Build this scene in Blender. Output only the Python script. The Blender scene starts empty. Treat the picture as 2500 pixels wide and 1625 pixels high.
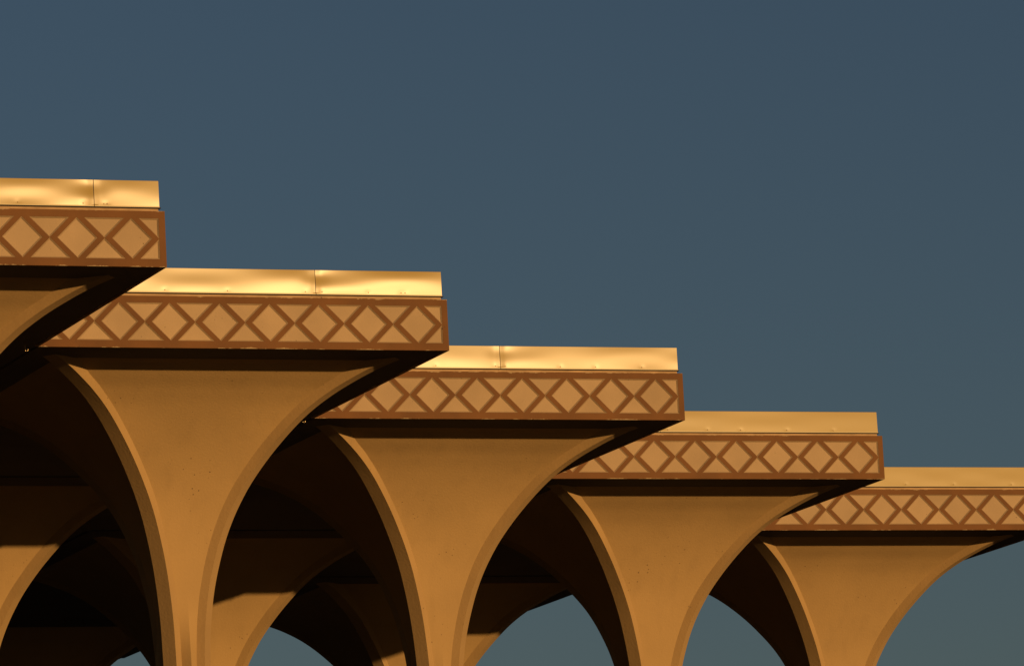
import bpy, bmesh, math, random
from mathutils import Matrix, Vector

# ------------------------------------------------------------------ units
U = 0.607                       # one diamond of the fascia pattern in metres
SP = 8.2328                     # spacing of the square canopy grid (diamonds)
W = 8.2318                      # width of one canopy cap
BD = (W - 8.0) / 2              # border beside the outermost diamond
CAM_UP = 19.32727               # fascia mid-line above the camera (diamonds)
EYE = 1.6
ZM = EYE + CAM_UP * U           # height of the fascia mid-line above ground (m)
ZG = -ZM / U                    # ground, in module units

SUN_AZ, SUN_EL = math.radians(18.3), math.radians(5.6)

scene = bpy.context.scene
col = scene.collection
rnd = random.Random(4)

# ------------------------------------------------------------------ camera
cam_d = bpy.data.cameras.new('camera')
cam = bpy.data.objects.new('camera', cam_d); col.objects.link(cam)
rt = Vector((0.936675, -0.346519, -0.050643)); upv = Vector((-0.01018, -0.171492, 0.985133)); fw = Vector((0.350053, 0.922234, 0.16416))
cpos = Vector(((8.240967 / 2 - 0.120484 - 47.716159) * U, (-8.240967 / 2 - 116.012891) * U, EYE))
cam.matrix_world = Matrix(((rt.x, upv.x, -fw.x, cpos.x), (rt.y, upv.y, -fw.y, cpos.y), (rt.z, upv.z, -fw.z, cpos.z), (0, 0, 0, 1)))
cam_d.sensor_width = 36; cam_d.lens = 211.6
cam_d.clip_start = 1; cam_d.clip_end = 6000
scene.camera = cam

# ------------------------------------------------------------------ sky, sun, exposure
world = bpy.data.worlds.new('World'); scene.world = world; world.use_nodes = True
nt = world.node_tree; nt.nodes.clear()
wo = nt.nodes.new('ShaderNodeOutputWorld'); bg = nt.nodes.new('ShaderNodeBackground')
sky = nt.nodes.new('ShaderNodeTexSky'); sky.sky_type = 'NISHITA'; sky.sun_disc = False
sky.sun_elevation = SUN_EL; sky.sun_rotation = math.pi - SUN_AZ
sky.altitude = 0; sky.air_density = 1.0; sky.dust_density = 0.5; sky.ozone_density = 2.4
bg.inputs['Strength'].default_value = 0.043
tint = nt.nodes.new('ShaderNodeMix'); tint.data_type = 'RGBA'; tint.blend_type = 'MULTIPLY'; tint.inputs[0].default_value = 1
tint.inputs[7].default_value = (1.0, 0.93, 1.0, 1)
nt.links.new(sky.outputs[0], tint.inputs[6]); nt.links.new(tint.outputs[2], bg.inputs[0]); nt.links.new(bg.outputs[0], wo.inputs[0])

sd = bpy.data.lights.new('sun', 'SUN'); sd.energy = 5.0; sd.angle = math.radians(0.5); sd.color = (1.0, 0.60, 0.228)
sun = bpy.data.objects.new('sun', sd); col.objects.link(sun)
sdir = Vector((math.sin(SUN_AZ) * math.cos(SUN_EL), -math.cos(SUN_AZ) * math.cos(SUN_EL), math.sin(SUN_EL)))
sun.rotation_euler = sdir.to_track_quat('Z', 'Y').to_euler(); sun.location = sdir * 200 + Vector((0, 0, 20))

scene.view_settings.view_transform = 'Standard'; scene.view_settings.look = 'None'
scene.view_settings.exposure = -0.2; scene.view_settings.gamma = 1
scene.render.engine = 'CYCLES'
scene.cycles.max_bounces = 4; scene.cycles.diffuse_bounces = 1; scene.cycles.glossy_bounces = 2

# ------------------------------------------------------------------ materials
def chip_edges(m, lo, hi, colr):
    # worn paint along the arrises: patches of bare cream render where the board ends
    n = m.node_tree; b = n.nodes['Principled BSDF']; L = n.links.new
    src = b.inputs['Base Color'].links[0].from_socket
    tc = n.nodes.new('ShaderNodeTexCoord'); sp = n.nodes.new('ShaderNodeSeparateXYZ'); L(tc.outputs['Object'], sp.inputs[0])
    a = n.nodes.new('ShaderNodeMath'); a.operation = 'ABSOLUTE'; L(sp.outputs[2], a.inputs[0])
    geo = n.nodes.new('ShaderNodeNewGeometry')
    nz = n.nodes.new('ShaderNodeTexNoise'); nz.inputs['Scale'].default_value = 3.5; nz.inputs['Detail'].default_value = 8; nz.inputs['Roughness'].default_value = 0.7; L(geo.outputs['Position'], nz.inputs['Vector'])
    sc = n.nodes.new('ShaderNodeMapRange'); sc.inputs[1].default_value = 0.52; sc.inputs[2].default_value = 0.75; sc.inputs[3].default_value = hi; sc.inputs[4].default_value = lo; L(nz.outputs['Fac'], sc.inputs[0])
    g = n.nodes.new('ShaderNodeMath'); g.operation = 'GREATER_THAN'; L(a.outputs[0], g.inputs[0]); L(sc.outputs[0], g.inputs[1])
    mx = n.nodes.new('ShaderNodeMix'); mx.data_type = 'RGBA'; L(g.outputs[0], mx.inputs[0]); L(src, mx.inputs[6]); mx.inputs[7].default_value = (*colr, 1)
    L(mx.outputs[2], b.inputs['Base Color'])

def mat(name, base, rough=0.8, var=0.12, vscale=1.5, specks=0.0, speck_scale=9.0, bump=0.0, bscale=60, streak=0.0, spec=0.3, metallic=0.0, each=0.0):
    m = bpy.data.materials.new(name); m.use_nodes = True
    n = m.node_tree; b = n.nodes['Principled BSDF']; L = n.links.new
    b.inputs['Roughness'].default_value = rough; b.inputs['Specular IOR Level'].default_value = spec; b.inputs['Metallic'].default_value = metallic
    geo = n.nodes.new('ShaderNodeNewGeometry')
    nz = n.nodes.new('ShaderNodeTexNoise'); nz.inputs['Scale'].default_value = vscale; nz.inputs['Detail'].default_value = 6
    L(geo.outputs['Position'], nz.inputs['Vector'])
    mr = n.nodes.new('ShaderNodeMapRange'); mr.inputs[1].default_value = 0.3; mr.inputs[2].default_value = 0.7
    mr.inputs[3].default_value = 1 - var; mr.inputs[4].default_value = 1 + var
    L(nz.outputs['Fac'], mr.inputs[0])
    mx = n.nodes.new('ShaderNodeMix'); mx.data_type = 'RGBA'; mx.blend_type = 'MULTIPLY'; mx.inputs[0].default_value = 1
    mx.inputs[6].default_value = (*base, 1)
    L(mr.outputs[0], mx.inputs[7]); out = mx.outputs[2]
    if each:                        # no two cast pieces came out of the paint pot quite alike
        oi = n.nodes.new('ShaderNodeObjectInfo'); r0 = n.nodes.new('ShaderNodeMapRange'); r0.inputs[3].default_value = 1 - each; r0.inputs[4].default_value = 1 + each
        L(oi.outputs['Random'], r0.inputs[0])
        m0 = n.nodes.new('ShaderNodeMix'); m0.data_type = 'RGBA'; m0.blend_type = 'MULTIPLY'; m0.inputs[0].default_value = 1
        L(out, m0.inputs[6]); L(r0.outputs[0], m0.inputs[7]); out = m0.outputs[2]
    if streak:
        mp = n.nodes.new('ShaderNodeMapping'); mp.inputs['Scale'].default_value = (7, 7, 0.35)
        L(geo.outputs['Position'], mp.inputs[0])
        n2 = n.nodes.new('ShaderNodeTexNoise'); n2.inputs['Scale'].default_value = 1.0; n2.inputs['Detail'].default_value = 4
        L(mp.outputs[0], n2.inputs['Vector'])
        r2 = n.nodes.new('ShaderNodeMapRange'); r2.inputs[1].default_value = 0.5; r2.inputs[2].default_value = 0.75
        r2.inputs[3].default_value = 1; r2.inputs[4].default_value = 1 - streak
        L(n2.outputs['Fac'], r2.inputs[0])
        m2 = n.nodes.new('ShaderNodeMix'); m2.data_type = 'RGBA'; m2.blend_type = 'MULTIPLY'; m2.inputs[0].default_value = 1
        L(out, m2.inputs[6]); L(r2.outputs[0], m2.inputs[7]); out = m2.outputs[2]
    if specks:
        # pits and bug holes: small dark spots, thinned out by a second noise
        vo = n.nodes.new('ShaderNodeTexVoronoi'); vo.inputs['Scale'].default_value = speck_scale
        L(geo.outputs['Position'], vo.inputs['Vector'])
        n3 = n.nodes.new('ShaderNodeTexNoise'); n3.inputs['Scale'].default_value = 2.1; n3.inputs['Detail'].default_value = 2
        L(geo.outputs['Position'], n3.inputs['Vector'])
        sz = n.nodes.new('ShaderNodeMapRange'); sz.inputs[1].default_value = 0.42; sz.inputs[2].default_value = 0.85; sz.inputs[3].default_value = 0.0; sz.inputs[4].default_value = 0.17
        L(n3.outputs['Fac'], sz.inputs[0])
        sp = n.nodes.new('ShaderNodeMath'); sp.operation = 'LESS_THAN'
        L(vo.outputs['Distance'], sp.inputs[0]); L(sz.outputs[0], sp.inputs[1])
        m3 = n.nodes.new('ShaderNodeMix'); m3.data_type = 'RGBA'; m3.blend_type = 'MIX'
        fm = n.nodes.new('ShaderNodeMath'); fm.operation = 'MULTIPLY'; fm.inputs[1].default_value = specks
        L(sp.outputs[0], fm.inputs[0]); L(fm.outputs[0], m3.inputs[0]); L(out, m3.inputs[6]); m3.inputs[7].default_value = (0.05, 0.03, 0.02, 1)
        out = m3.outputs[2]
    L(out, b.inputs['Base Color'])
    if bump:
        n4 = n.nodes.new('ShaderNodeTexNoise'); n4.inputs['Scale'].default_value = bscale; n4.inputs['Detail'].default_value = 5
        L(geo.outputs['Position'], n4.inputs['Vector'])
        bp = n.nodes.new('ShaderNodeBump'); bp.inputs['Strength'].default_value = bump; bp.inputs['Distance'].default_value = 0.01
        L(n4.outputs['Fac'], bp.inputs['Height']); L(bp.outputs[0], b.inputs['Normal'])
    return m

M_STUCCO = mat('tan_stucco', (0.318, 0.206, 0.09), 0.85, 0.09, 0.7, specks=0.7, speck_scale=13.0, bump=0.25, bscale=35, streak=0.06)
M_RIB = mat('tan_rib_stucco', (0.318, 0.206, 0.093), 0.85, 0.08, 1.3, specks=0.6, speck_scale=13.0, bump=0.3, bscale=30, streak=0.05)
M_CREAM = mat('cream_panel_paint', (0.315, 0.221, 0.134), 0.8, 0.08, 2.2, specks=0.75, speck_scale=15.0, bump=0.3, bscale=45, each=0.05)
M_BROWN = mat('brown_frame_paint', (0.119, 0.0475, 0.0115), 0.75, 0.15, 2.6, specks=0.4, speck_scale=13.0, bump=0.25, bscale=40)
chip_edges(M_BROWN, 0.455 * U, 0.5005 * U, (0.29, 0.2, 0.11))
M_LEDGE = mat('cream_ledge_paint', (0.33, 0.215, 0.12), 0.85, 0.16, 6.0, specks=0.9, speck_scale=14.0, bump=0.3, bscale=40)
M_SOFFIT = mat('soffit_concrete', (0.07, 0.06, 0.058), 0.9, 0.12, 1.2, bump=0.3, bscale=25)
M_METAL = mat('coping_sheet_metal', (0.30, 0.212, 0.068), 0.24, 0.03, 0.8, spec=0.145)
M_SCREW = mat('screw_metal', (0.45, 0.34, 0.2), 0.3, 0.02, 3, spec=0.5, metallic=0.6)
M_DARK = mat('black_sealant', (0.012, 0.009, 0.007), 0.7, 0.1, 3.0)
M_ROOF = mat('roof_felt', (0.12, 0.09, 0.07), 0.95, 0.2, 2.0)
M_GROUND = mat('paving', (0.035, 0.033, 0.03), 0.9, 0.25, 0.15)

# ------------------------------------------------------------------ mesh helpers (module units in, metres out)
def mesh(name, verts, faces, m, smooth=False, sharp_polys=None):
    me = bpy.data.meshes.new(name)
    me.from_pydata([(x * U, y * U, z * U) for x, y, z in verts], [], faces)
    me.materials.append(m); me.update()
    if smooth:
        for p in me.polygons: p.use_smooth = True
    return me

def fix(me):
    b = bmesh.new(); b.from_mesh(me); bmesh.ops.recalc_face_normals(b, faces=b.faces); b.to_mesh(me); b.free(); return me

def obj(name, me, parent=None, loc=(0, 0, 0), rotz=0.0):
    o = bpy.data.objects.new(name, me); col.objects.link(o)
    o.location = Vector(loc) * U
    o.rotation_euler = (0, 0, rotz)
    if parent: o.parent = parent
    return o

def boxmesh(name, x0, x1, y0, y1, z0, z1, m, bev=0.0):
    b = bmesh.new()
    vs = [b.verts.new((x * U, y * U, z * U)) for x in (x0, x1) for y in (y0, y1) for z in (z0, z1)]
    for f in ((0, 1, 3, 2), (4, 6, 7, 5), (0, 4, 5, 1), (2, 3, 7, 6), (0, 2, 6, 4), (1, 5, 7, 3)): b.faces.new([vs[i] for i in f])
    bmesh.ops.recalc_face_normals(b, faces=b.faces)
    if bev: bmesh.ops.bevel(b, geom=b.edges[:], offset=bev * U, segments=2, affect='EDGES')
    me = bpy.data.meshes.new(name); b.to_mesh(me); b.free(); me.materials.append(m); return me

# ------------------------------------------------------------------ flared column
EX, EY, CC = -0.12, 0.38, 0.22          # the column stands a little off the centre of its cap
PZ = [-0.46, -0.5, -0.65, -0.8, -1.0, -1.3, -1.7, -2.2, -2.8, -3.3, -3.9, -4.4, -4.9, -5.5, -6.1, -7.2, -9.0, -14.0, ZG]
PX = [3.54, 3.40, 3.02, 2.73, 2.40, 2.02, 1.65, 1.28, .93, .72, .54, .435, .36, .31, .29, .28, .28, .28, .28]
def pchip(xs, ys):
    n = len(xs); h = [xs[i + 1] - xs[i] for i in range(n - 1)]; dl = [(ys[i + 1] - ys[i]) / h[i] for i in range(n - 1)]
    d = [dl[0]] + [0] * (n - 2) + [dl[-1]]
    for i in range(1, n - 1):
        if dl[i - 1] * dl[i] > 0:
            w1 = 2 * h[i] + h[i - 1]; w2 = h[i] + 2 * h[i - 1]; d[i] = (w1 + w2) / (w1 / dl[i - 1] + w2 / dl[i])
    def f(x):
        i = 0
        while i < n - 2 and x > xs[i + 1]: i += 1
        t = (x - xs[i]) / h[i]
        return (ys[i] * (1 + 2 * t) * (1 - t) ** 2 + d[i] * h[i] * t * (1 - t) ** 2 + ys[i + 1] * t * t * (3 - 2 * t) - d[i + 1] * h[i] * t * t * (1 - t))
    return f
prof = pchip([-z for z in PZ], PX)
def x1(z): return prof(-z)
def slope(z): return abs(x1(z + 0.02) - x1(z - 0.02)) / 0.04 if z < -0.5 else 2.6
zs = []
z = -0.47
while z > -6.4:
    zs.append(z); z -= 0.035 + 0.03 * min(1, (-z) / 3)
zs += [-6.8, -7.4, -8.2, -9.5, -11.5, -14, -17, -20, ZG]

def section(z):
    s = min(slope(z), 2.6)
    a = x1(z); c = a + CC
    dn = 0.092 + 0.038 * min(1, max(0, (4.5 + z) / 2.5))
    dy = dn * math.sqrt(1 + s * s)
    dx = 0.137 + 0.06 * s + 0.03 * s * s
    t = min(1, max(0, (-z - 4.55) / 1.8)); t = t * t * (3 - 2 * t)
    return a, c, a - dx, c - dy, 0.15 * t      # ridge x, ridge y, panel edge x, panel edge y, arris

NS = 10
def column_mesh():
    verts, faces = [], []
    # rings of 4 sides: each side NS+1 points from -xp to xp along the face, arris in the middle
    rings = []
    for z in zs:
        a, c, xp, yp, p = section(z); ring = []
        for q in range(4):
            cs, sn = [(1, 0), (0, 1), (-1, 0), (0, -1)][q]
            for i in range(NS + 1):
                u = -1 + 2 * i / NS
                x = u * xp; y = -(yp + p * (1 - abs(u)))
                ring.append(len(verts)); verts.append((x * cs - y * sn, x * sn + y * cs, z))
        rings.append(ring)
    n = len(rings[0])
    for r in range(len(rings) - 1):
        for i in range(n):
            j = (i + 1) % n
            faces.append((rings[r][i], rings[r + 1][i], rings[r + 1][j], rings[r][j]))
    faces.append(tuple(rings[0])); faces.append(tuple(reversed(rings[-1])))
    me = mesh('column', verts, faces, M_STUCCO, True); fix(me)
    return me
def rib_mesh(mx, my):
    verts, faces = [], []; rings = []
    for z in zs:
        a, c, xp, yp, p = section(z)
        wob = 0.003 * math.sin(z * 2.3 + mx) * math.sin(z * 3.7 + my)
        a += wob; c += wob          # hand-finished arris: very slightly wavy
        pts = [(xp, -yp), (a, -c), (c - 0.028, -(a - 0.022)), (yp, -xp), (xp - 0.06, -(xp - 0.06))]
        rings.append(list(range(len(verts), len(verts) + 5))); verts += [(x * mx, y * my, z) for x, y in pts]
    for r in range(len(rings) - 1):
        for i in range(5):
            j = (i + 1) % 5
            faces.append((rings[r][i], rings[r + 1][i], rings[r + 1][j], rings[r][j]))
    faces.append(tuple(rings[0])); faces.append(tuple(reversed(rings[-1])))
    return fix(mesh('corner_rib', verts, faces, M_RIB, True))
def sharpen(me, deg):
    b = bmesh.new(); b.from_mesh(me)
    for e in b.edges:
        if len(e.link_faces) == 2 and e.calc_face_angle(0) > math.radians(deg): e.smooth = False
    b.to_mesh(me); b.free(); return me
COLUMN = sharpen(column_mesh(), 7); RIBS = [sharpen(rib_mesh(mx, my), 12) for mx, my in ((1, 1), (-1, 1), (-1, -1), (1, -1))]

# ------------------------------------------------------------------ fascia: brown lattice with recessed cream panels
ZT, ZB = 0.372, -0.360; ZMID = (ZT + ZB) / 2
HWD = 0.367                         # half width of a diamond / triangle opening
DEP, BEV, FT = 0.030, 0.026, 0.085  # recess depth, bevel width, frame thickness
# in face coordinates: s along the face (0 = centre), z up, depth y (0 = front plane, + = inward)
def fascia_mesh(hl=W / 2):
    verts = []; faces = []
    def v(s, z, y=0.0): verts.append((s, y, z)); return len(verts) - 1
    def poly(pts):
        faces.append([v(s, z) for s, z in pts])
    h = W / 2
    poly([(-hl, ZT), (h, ZT), (h, 0.5), (-hl, 0.5)])
    poly([(-hl, -0.5), (h, -0.5), (h, ZB), (-hl, ZB)])
    poly([(4, ZB), (h, ZB), (h, ZT), (4, ZT)]); poly([(-hl, ZB), (-4, ZB), (-4, ZT), (-hl, ZT)])
    for k in range(8):
        l = -4 + k; c = l + .5; r = l + 1
        # four bars round each diamond
        poly([(l, ZMID), (c - HWD, ZMID), (c, ZT), (l + HWD, ZT)])
        poly([(l, ZMID), (l + HWD, ZB), (c, ZB), (c - HWD, ZMID)])
        poly([(r, ZMID), (r - HWD, ZT), (c, ZT), (c + HWD, ZMID)])
        poly([(r, ZMID), (c + HWD, ZMID), (c, ZB), (r - HWD, ZB)])
    # outer rim sides and back, so that the frame has its thickness
    def quad(a, b, c_, d_): faces.append([v(*a), v(*b), v(*c_), v(*d_)])
    quad((-hl, -0.5, 0), (-hl, -0.5, FT), (h, -0.5, FT), (h, -0.5, 0)); quad((-hl, 0.5, 0), (h, 0.5, 0), (h, 0.5, FT), (-hl, 0.5, FT))
    quad((h, -0.5, 0), (h, -0.5, FT), (h, 0.5, FT), (h, 0.5, 0)); quad((-hl, -0.5, 0), (-hl, 0.5, 0), (-hl, 0.5, FT), (-hl, -0.5, FT))
    quad((-hl, -0.5, FT), (-hl, 0.5, FT), (h, 0.5, FT), (h, -0.5, FT))
    return verts, faces
fv, ff = fascia_mesh()
def facing(me, want=-1):            # make front faces look towards -y
    b = bmesh.new(); b.from_mesh(me)
    for f in b.faces:
        f.normal_update()
        if abs(f.normal.y) > 0.9:
            cen = f.calc_center_median()
            if (f.normal.y > 0) == (cen.y < FT * U * 0.9): f.normal_flip()
    b.to_mesh(me); b.free(); return me
FASCIA = facing(mesh('fascia_frame', fv, ff, M_BROWN))
fv2, ff2 = fascia_mesh(W / 2 - FT - 0.003)
FASCIA_SIDE = facing(mesh('fascia_frame', fv2, ff2, M_BROWN))

def inset(poly, d):
    n = len(poly); out = []
    cx = sum(p[0] for p in poly) / n; cz = sum(p[1] for p in poly) / n
    lines = []
    for i in range(n):
        (ax, az), (bx, bz) = poly[i], poly[(i + 1) % n]
        L_ = math.hypot(bx - ax, bz - az); nx, nz = -(bz - az) / L_, (bx - ax) / L_
        if nx * (cx - ax) + nz * (cz - az) < 0: nx, nz = -nx, -nz
        lines.append((nx, nz, nx * ax + nz * az + d))
    for i in range(n):
        a1, b1, c1 = lines[i - 1]; a2, b2, c2 = lines[i]; D = a1 * b2 - a2 * b1
        out.append(((c1 * b2 - c2 * b1) / D, (a1 * c2 - a2 * c1) / D))
    return out
def panel_mesh(name, poly):
    inn = inset(poly, BEV); n = len(poly)
    verts = [(s, 0.0, z) for s, z in poly] + [(s, DEP, z) for s, z in inn]
    faces = [(i, (i + 1) % n, n + (i + 1) % n, n + i) for i in range(n)] + [tuple(range(n, 2 * n))]
    # a solid backing so the panel is a slab, not a sheet
    k = len(verts); verts += [(s, FT - 0.012, z) for s, z in poly]
    faces += [(i, k + i, k + (i + 1) % n, (i + 1) % n) for i in range(n)] + [tuple(range(2 * n + n - 1, 2 * n - 1, -1))]
    return fix(mesh(name, verts, faces, M_CREAM))
e = 0.0015
DIAMOND = panel_mesh('diamond_panel', [(-HWD + e, 0), (0, ZT - ZMID - e), (HWD - e, 0), (0, ZB - ZMID + e)])
TRI_T = panel_mesh('triangle_panel', [(-HWD + e, ZT - ZMID - e), (HWD - e, ZT - ZMID - e), (0, e)])
TRI_B = panel_mesh('triangle_panel', [(-HWD + e, ZB - ZMID + e), (0, -e), (HWD - e, ZB - ZMID + e)])
HALF = {}
for sd_ in (-1, 1):                 # sd_ = +1: at the right border (opens to the left)
    HALF[sd_, 1] = panel_mesh('half_triangle_panel', [(-sd_ * (HWD - e), ZT - ZMID - e), (-sd_ * e, ZT - ZMID - e), (-sd_ * e, e)])
    HALF[sd_, -1] = panel_mesh('half_triangle_panel', [(-sd_ * (HWD - e), ZB - ZMID + e), (-sd_ * e, ZB - ZMID + e), (-sd_ * e, -e)])
def fascia(parent, rotz, loc):
    f = obj('fascia_frame', FASCIA_SIDE if rotz else FASCIA, parent, loc, rotz)
    for k in range(8): obj('diamond_panel', DIAMOND, f, (-3.5 + k, 0.002, ZMID))
    for k in range(1, 8):
        obj('triangle_panel', TRI_T, f, (-4 + k, 0.002, ZMID)); obj('triangle_panel', TRI_B, f, (-4 + k, 0.002, ZMID))
    for sd_ in (-1, 1):
        for t in (-1, 1): obj('half_triangle_panel', HALF[sd_, t], f, (sd_ * 4, 0.002, ZMID))
    return f

# ------------------------------------------------------------------ metal coping
Z0, Z1 = 0.600, 1.055
def sheet_mesh(xa, xb, seed, screws, seam_l, seam_r, amp=1.0, lean=0.0):
    r = random.Random(seed); L_ = xb - xa
    waves = [(r.uniform(1.6, 5.0), r.uniform(0, 6.28), r.uniform(-1, 1), r.choice((1, 1, 2))) for _ in range(7)]
    nx = max(24, int(L_ * 26)); nzc = 18
    bul = r.uniform(0.003, 0.005) * min(1, amp)
    def disp(s, t):
        d = bul * math.sin(math.pi * t)
        for wl, ph, a, m_ in waves: d += amp * 0.0022 * a * math.sin(6.283 * s / wl + ph) * math.sin(math.pi * t * m_) + amp * 0.0007 * a * math.sin(6.283 * s / wl * 1.3 + 2 * ph) * t
        for q in screws:
            dd = ((s - q) / 0.05) ** 2 + ((t - 0.07) / 0.10) ** 2
            d -= 0.0013 * math.exp(-dd)
        for sq, on in ((xa, seam_l), (xb, seam_r)):
            if on:
                d -= 0.007 * amp * math.exp(-((s - sq) / 0.24) ** 2 - ((t - 0.75) / 0.3) ** 2)
                d += 0.004 * math.exp(-((s - sq) / 0.08) ** 2)
        return d
    verts, faces = [], []; idx = {}
    rows = [(-0.045, 0.016), (-0.012, 0.016), (-0.004, 0.004)] + [(i / nzc, None) for i in range(nzc + 1)] + [(1.0, 'fold1'), (1.0, 'fold2')]
    xs = [xa + L_ * i / nx for i in range(nx + 1)]
    for ri, (t, k) in enumerate(rows):
        for i, s in enumerate(xs):
            z = Z0 + (Z1 - Z0) * t
            if k is None: y = -disp(s, t) + lean * t
            elif k == 'fold1': y = 0.02; z += 0.006
            elif k == 'fold2': y = 0.5; z += 0.012
            else: y = -k
            idx[ri, i] = len(verts); verts.append((s, y, z))
    R_ = len(rows)
    for ri in range(R_ - 1):
        for i in range(nx): faces.append((idx[ri, i], idx[ri, i + 1], idx[ri + 1, i + 1], idx[ri + 1, i]))
    # returns at both ends and along the drip edge give the sheet its folded thickness
    for i, sg in ((0, 1), (nx, -1)):
        b0 = len(verts)
        for ri in range(R_ - 2):
            x_, y_, z_ = verts[idx[ri, i]]; verts.append((x_, 0.05, z_))
        for ri in range(R_ - 3): faces.append((idx[ri, i], idx[ri + 1, i], b0 + ri + 1, b0 + ri))
    b0 = len(verts)
    for i, s in enumerate(xs): verts.append((s, 0.05, verts[idx[0, i]][2]))
    for i in range(nx): faces.append((idx[0, i], idx[0, i + 1], b0 + i + 1, b0 + i))
    me = mesh('coping_sheet', verts, faces, M_METAL, True); fix(me)
    return sharpen(me, 25), disp
def screw_mesh():
    b = bmesh.new(); bmesh.ops.create_uvsphere(b, u_segments=8, v_segments=5, radius=0.011 * U)
    for v in b.verts: v.co.y *= 0.7
    me = bpy.data.meshes.new('screw'); b.to_mesh(me); b.free(); me.materials.append(M_SCREW)
    for p in me.polygons: p.use_smooth = True
    return me
SCREW = screw_mesh()
SET = 0.072                          # set-back of the coping from the fascia
HC = W / 2 - SET
CORNER_SIDE = None
def coping(parent, seam, screws, seed, amp):
    pieces = [(-HC, seam - 0.006, False, True), (seam + 0.006, HC, True, False)] if seam is not None else [(-HC, HC, False, False)]
    for pi, (xa, xb, sl, sr) in enumerate(pieces):
        q = [s for s in screws if xa < s < xb]
        me, disp = sheet_mesh(xa, xb, seed + pi * 7, q, sl, sr, amp, 0.016 if amp < 0.7 else 0.0)
        o = obj('coping_sheet', me, parent, (0, -HC, 0))
        for s in q: obj('screw', SCREW, o, (s, -disp(s, 0.07) - 0.006, Z0 + 0.07 * (Z1 - Z0)))
    for rz, lx, ly in ((math.pi / 2, HC, 0), (math.pi, 0, HC), (-math.pi / 2, -HC, 0)):
        obj('coping_sheet', SIDE_SHEET, parent, (lx, ly, 0), rz)
SIDE_SHEET, _ = sheet_mesh(-HC + 0.052, HC - 0.052, 91, [-3, -1.5, 0, 1.5, 3], False, False, 0.8)

# ------------------------------------------------------------------ cap
def cap_mesh():
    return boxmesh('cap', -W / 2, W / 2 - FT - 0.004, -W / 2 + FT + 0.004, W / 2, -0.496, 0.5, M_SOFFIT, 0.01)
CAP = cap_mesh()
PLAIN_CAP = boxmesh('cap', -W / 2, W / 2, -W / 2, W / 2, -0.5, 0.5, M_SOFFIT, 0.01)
LEDGE = boxmesh('ledge', -W / 2 + 0.085, W / 2 - 0.085, -W / 2 + 0.085, W / 2 - 0.085, 0.503, 0.62, M_LEDGE, 0.008)
DRIP = boxmesh('drip_edge', -HC - 0.022, HC + 0.022, -HC - 0.022, HC + 0.022, 0.559, 0.577, M_DARK)
ROOF = boxmesh('roof_deck', -HC + 0.3, HC - 0.3, -HC + 0.3, HC - 0.3, 0.625, 0.72, M_ROOF)

def hook_mesh():
    verts, faces = [], []; pts = [(0, 0, -0.5), (0, 0, -0.585)] + [(0.03 - 0.03 * math.cos(t * math.pi / 6), 0, -0.585 - 0.03 * math.sin(t * math.pi / 6)) for t in range(1, 8)]
    for i, (x, y, z) in enumerate(pts):
        for k in range(5):
            an = k * 2 * math.pi / 5; verts.append((x + 0.011 * math.cos(an), y + 0.011 * math.sin(an), z))
        if i: faces += [((i - 1) * 5 + k, (i - 1) * 5 + (k + 1) % 5, i * 5 + (k + 1) % 5, i * 5 + k) for k in range(5)]
    return fix(mesh('eye_hook', verts, faces, M_SCREW, True))
HOOK = hook_mesh()
def canopy(a, bk, label, group, seam, screws, seed, amp, rear=False):
    root = bpy.data.objects.new('mushroom_canopy', None); col.objects.link(root)
    root.location = ((a - 1) * SP * U, (bk - 1) * SP * U, ZM)
    root['label'] = label; root['category'] = 'canopy'; root['group'] = group
    c = obj('column', COLUMN, root, (EX, EY, 0))
    for r_ in RIBS: obj('corner_rib', r_, c)
    obj('cap', PLAIN_CAP if rear else CAP, root)
    if not rear:
        fascia(root, 0.0, (0, -W / 2, 0))
        fascia(root, math.pi / 2, (W / 2, 0, 0))
    obj('ledge', LEDGE, root); obj('drip_edge', DRIP, root); obj('roof_deck', ROOF, root)
    if not rear: obj('eye_hook', HOOK, root, (W / 2 - 0.3, W / 2 - 0.1, 0.004))
    coping(root, seam, screws, seed, amp)
    return root

G1, G2 = 'mushroom canopies stepping back along the sunlit front', 'shaded mushroom canopies of the rear row'
canopy(-1, -1, 'nearest tan mushroom canopy, highest in view and cut off by the left edge', G1, 2.85, [-3.2, -1.6, 0.1, 1.46, 2.65, 3.03, 3.09], 11, 1.15)
canopy(0, 0, 'tan mushroom canopy whose full slender column stands nearest the left, second down the staircase', G1, 1.47, [-3.1, -1.56, -0.31, 1.26, 1.6, 2.54, 3.21, 3.29], 23, 1.15)
canopy(1, 1, 'tan mushroom canopy in the middle of the five sunlit ones', G1, 0.05, [-2.9, -1.38, -0.06, 0.16, 1.39, 2.18, 3.23], 35, 0.75)
canopy(2, 2, 'fourth sunlit mushroom canopy down the staircase, just before the last one at the right edge', G1, -1.32, [-2.5, -1.13, -0.16, 0.65, 1.79, 2.94], 47, 0.25)
canopy(3, 3, 'last and lowest sunlit mushroom canopy, its cap cut off by the right edge', G1, None, [-2.6, -1.2, 0.18, 1.46, 3.01], 59, 0.12)
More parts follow.
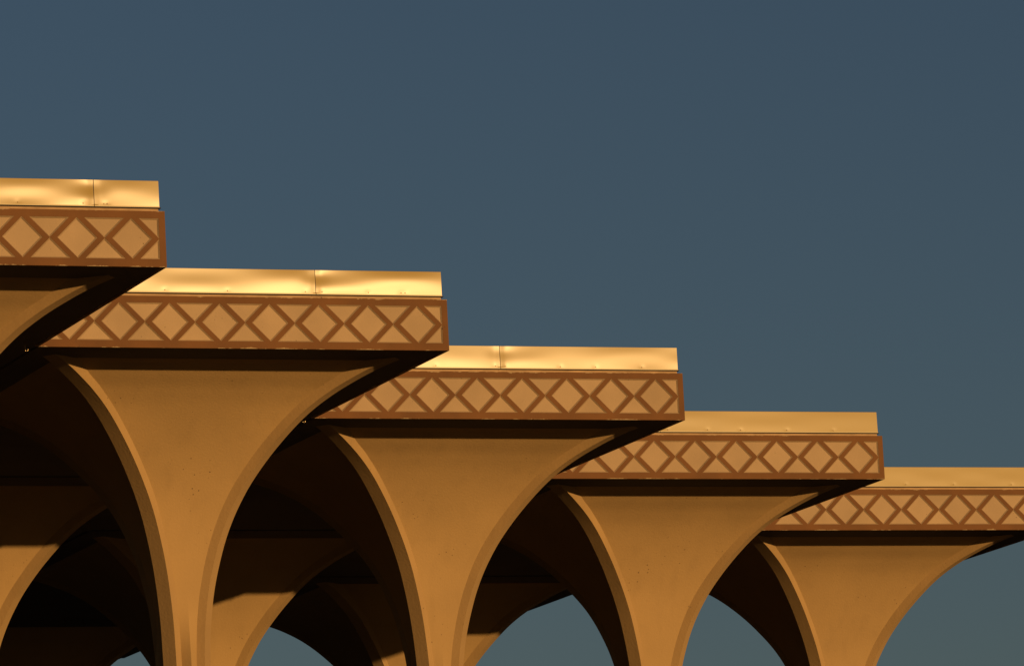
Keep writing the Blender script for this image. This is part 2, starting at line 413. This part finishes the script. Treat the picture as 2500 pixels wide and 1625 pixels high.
canopy(0, 2, 'shaded rear mushroom canopy whose lit shaft shows at the lower left edge', G2, 0.8, [-2, 2], 61, 0.6, True)
canopy(1, 3, 'shaded rear mushroom canopy whose lit shaft shows just right of the nearest full column', G2, 0.8, [-2, 2], 61, 0.6, True)
canopy(2, 4, 'shaded rear mushroom canopy whose lit shaft shows on both sides of the middle column', G2, 0.8, [-2, 2], 61, 0.6, True)
canopy(1, 5, 'dark mushroom canopy deepest inside, seen faintly left of the nearest full column', G2, 0.8, [-2, 2], 61, 0.6, True)
canopy(0, 4, 'dark mushroom canopy deep inside at the lower left corner', G2, 0.8, [-2, 2], 61, 0.6, True)

LEFT = 'unseen mushroom canopy continuing the arcade past the left edge, added to block light'
for a, bk in ((-1, 1), (-2, -2), (-2, 0), (-1, 3), (-2, 2), (0, 6), (-1, 5)):  # out-of-view canopies, added to keep sky light out of the interior
    canopy(a, bk, LEFT, 'unseen canopies added past the left edge to block light', 0.8, [-2, 2], 61, 0.6, True)

# flat roof slabs close the empty cells of the chequerboard
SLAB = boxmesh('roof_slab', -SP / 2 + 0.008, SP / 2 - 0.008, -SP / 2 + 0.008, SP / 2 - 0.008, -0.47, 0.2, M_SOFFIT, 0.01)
for a, bk in ((-1, 0), (0, 1), (1, 2), (2, 3), (-1, 2), (0, 3), (1, 4), (-1, 4), (0, 5), (-2, -1), (-2, 1), (-2, 3), (-1, 6), (1, 6)):  # outermost left and rearmost slabs are added to block the sky
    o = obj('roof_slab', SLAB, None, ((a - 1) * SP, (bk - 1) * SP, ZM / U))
    o['label'] = 'flat shaded roof slab closing the gap between neighbouring mushroom canopies'; o['category'] = 'roof'
    o['group'] = 'roof slabs between the canopies'

# ------------------------------------------------------------------ ground
gm = bpy.data.meshes.new('ground')
gm.from_pydata([(-2500, -2500, 0), (2500, -2500, 0), (2500, 2500, 0), (-2500, 2500, 0)], [], [(0, 1, 2, 3)]); gm.materials.append(M_GROUND)
g = bpy.data.objects.new('ground', gm); col.objects.link(g); g['kind'] = 'structure'
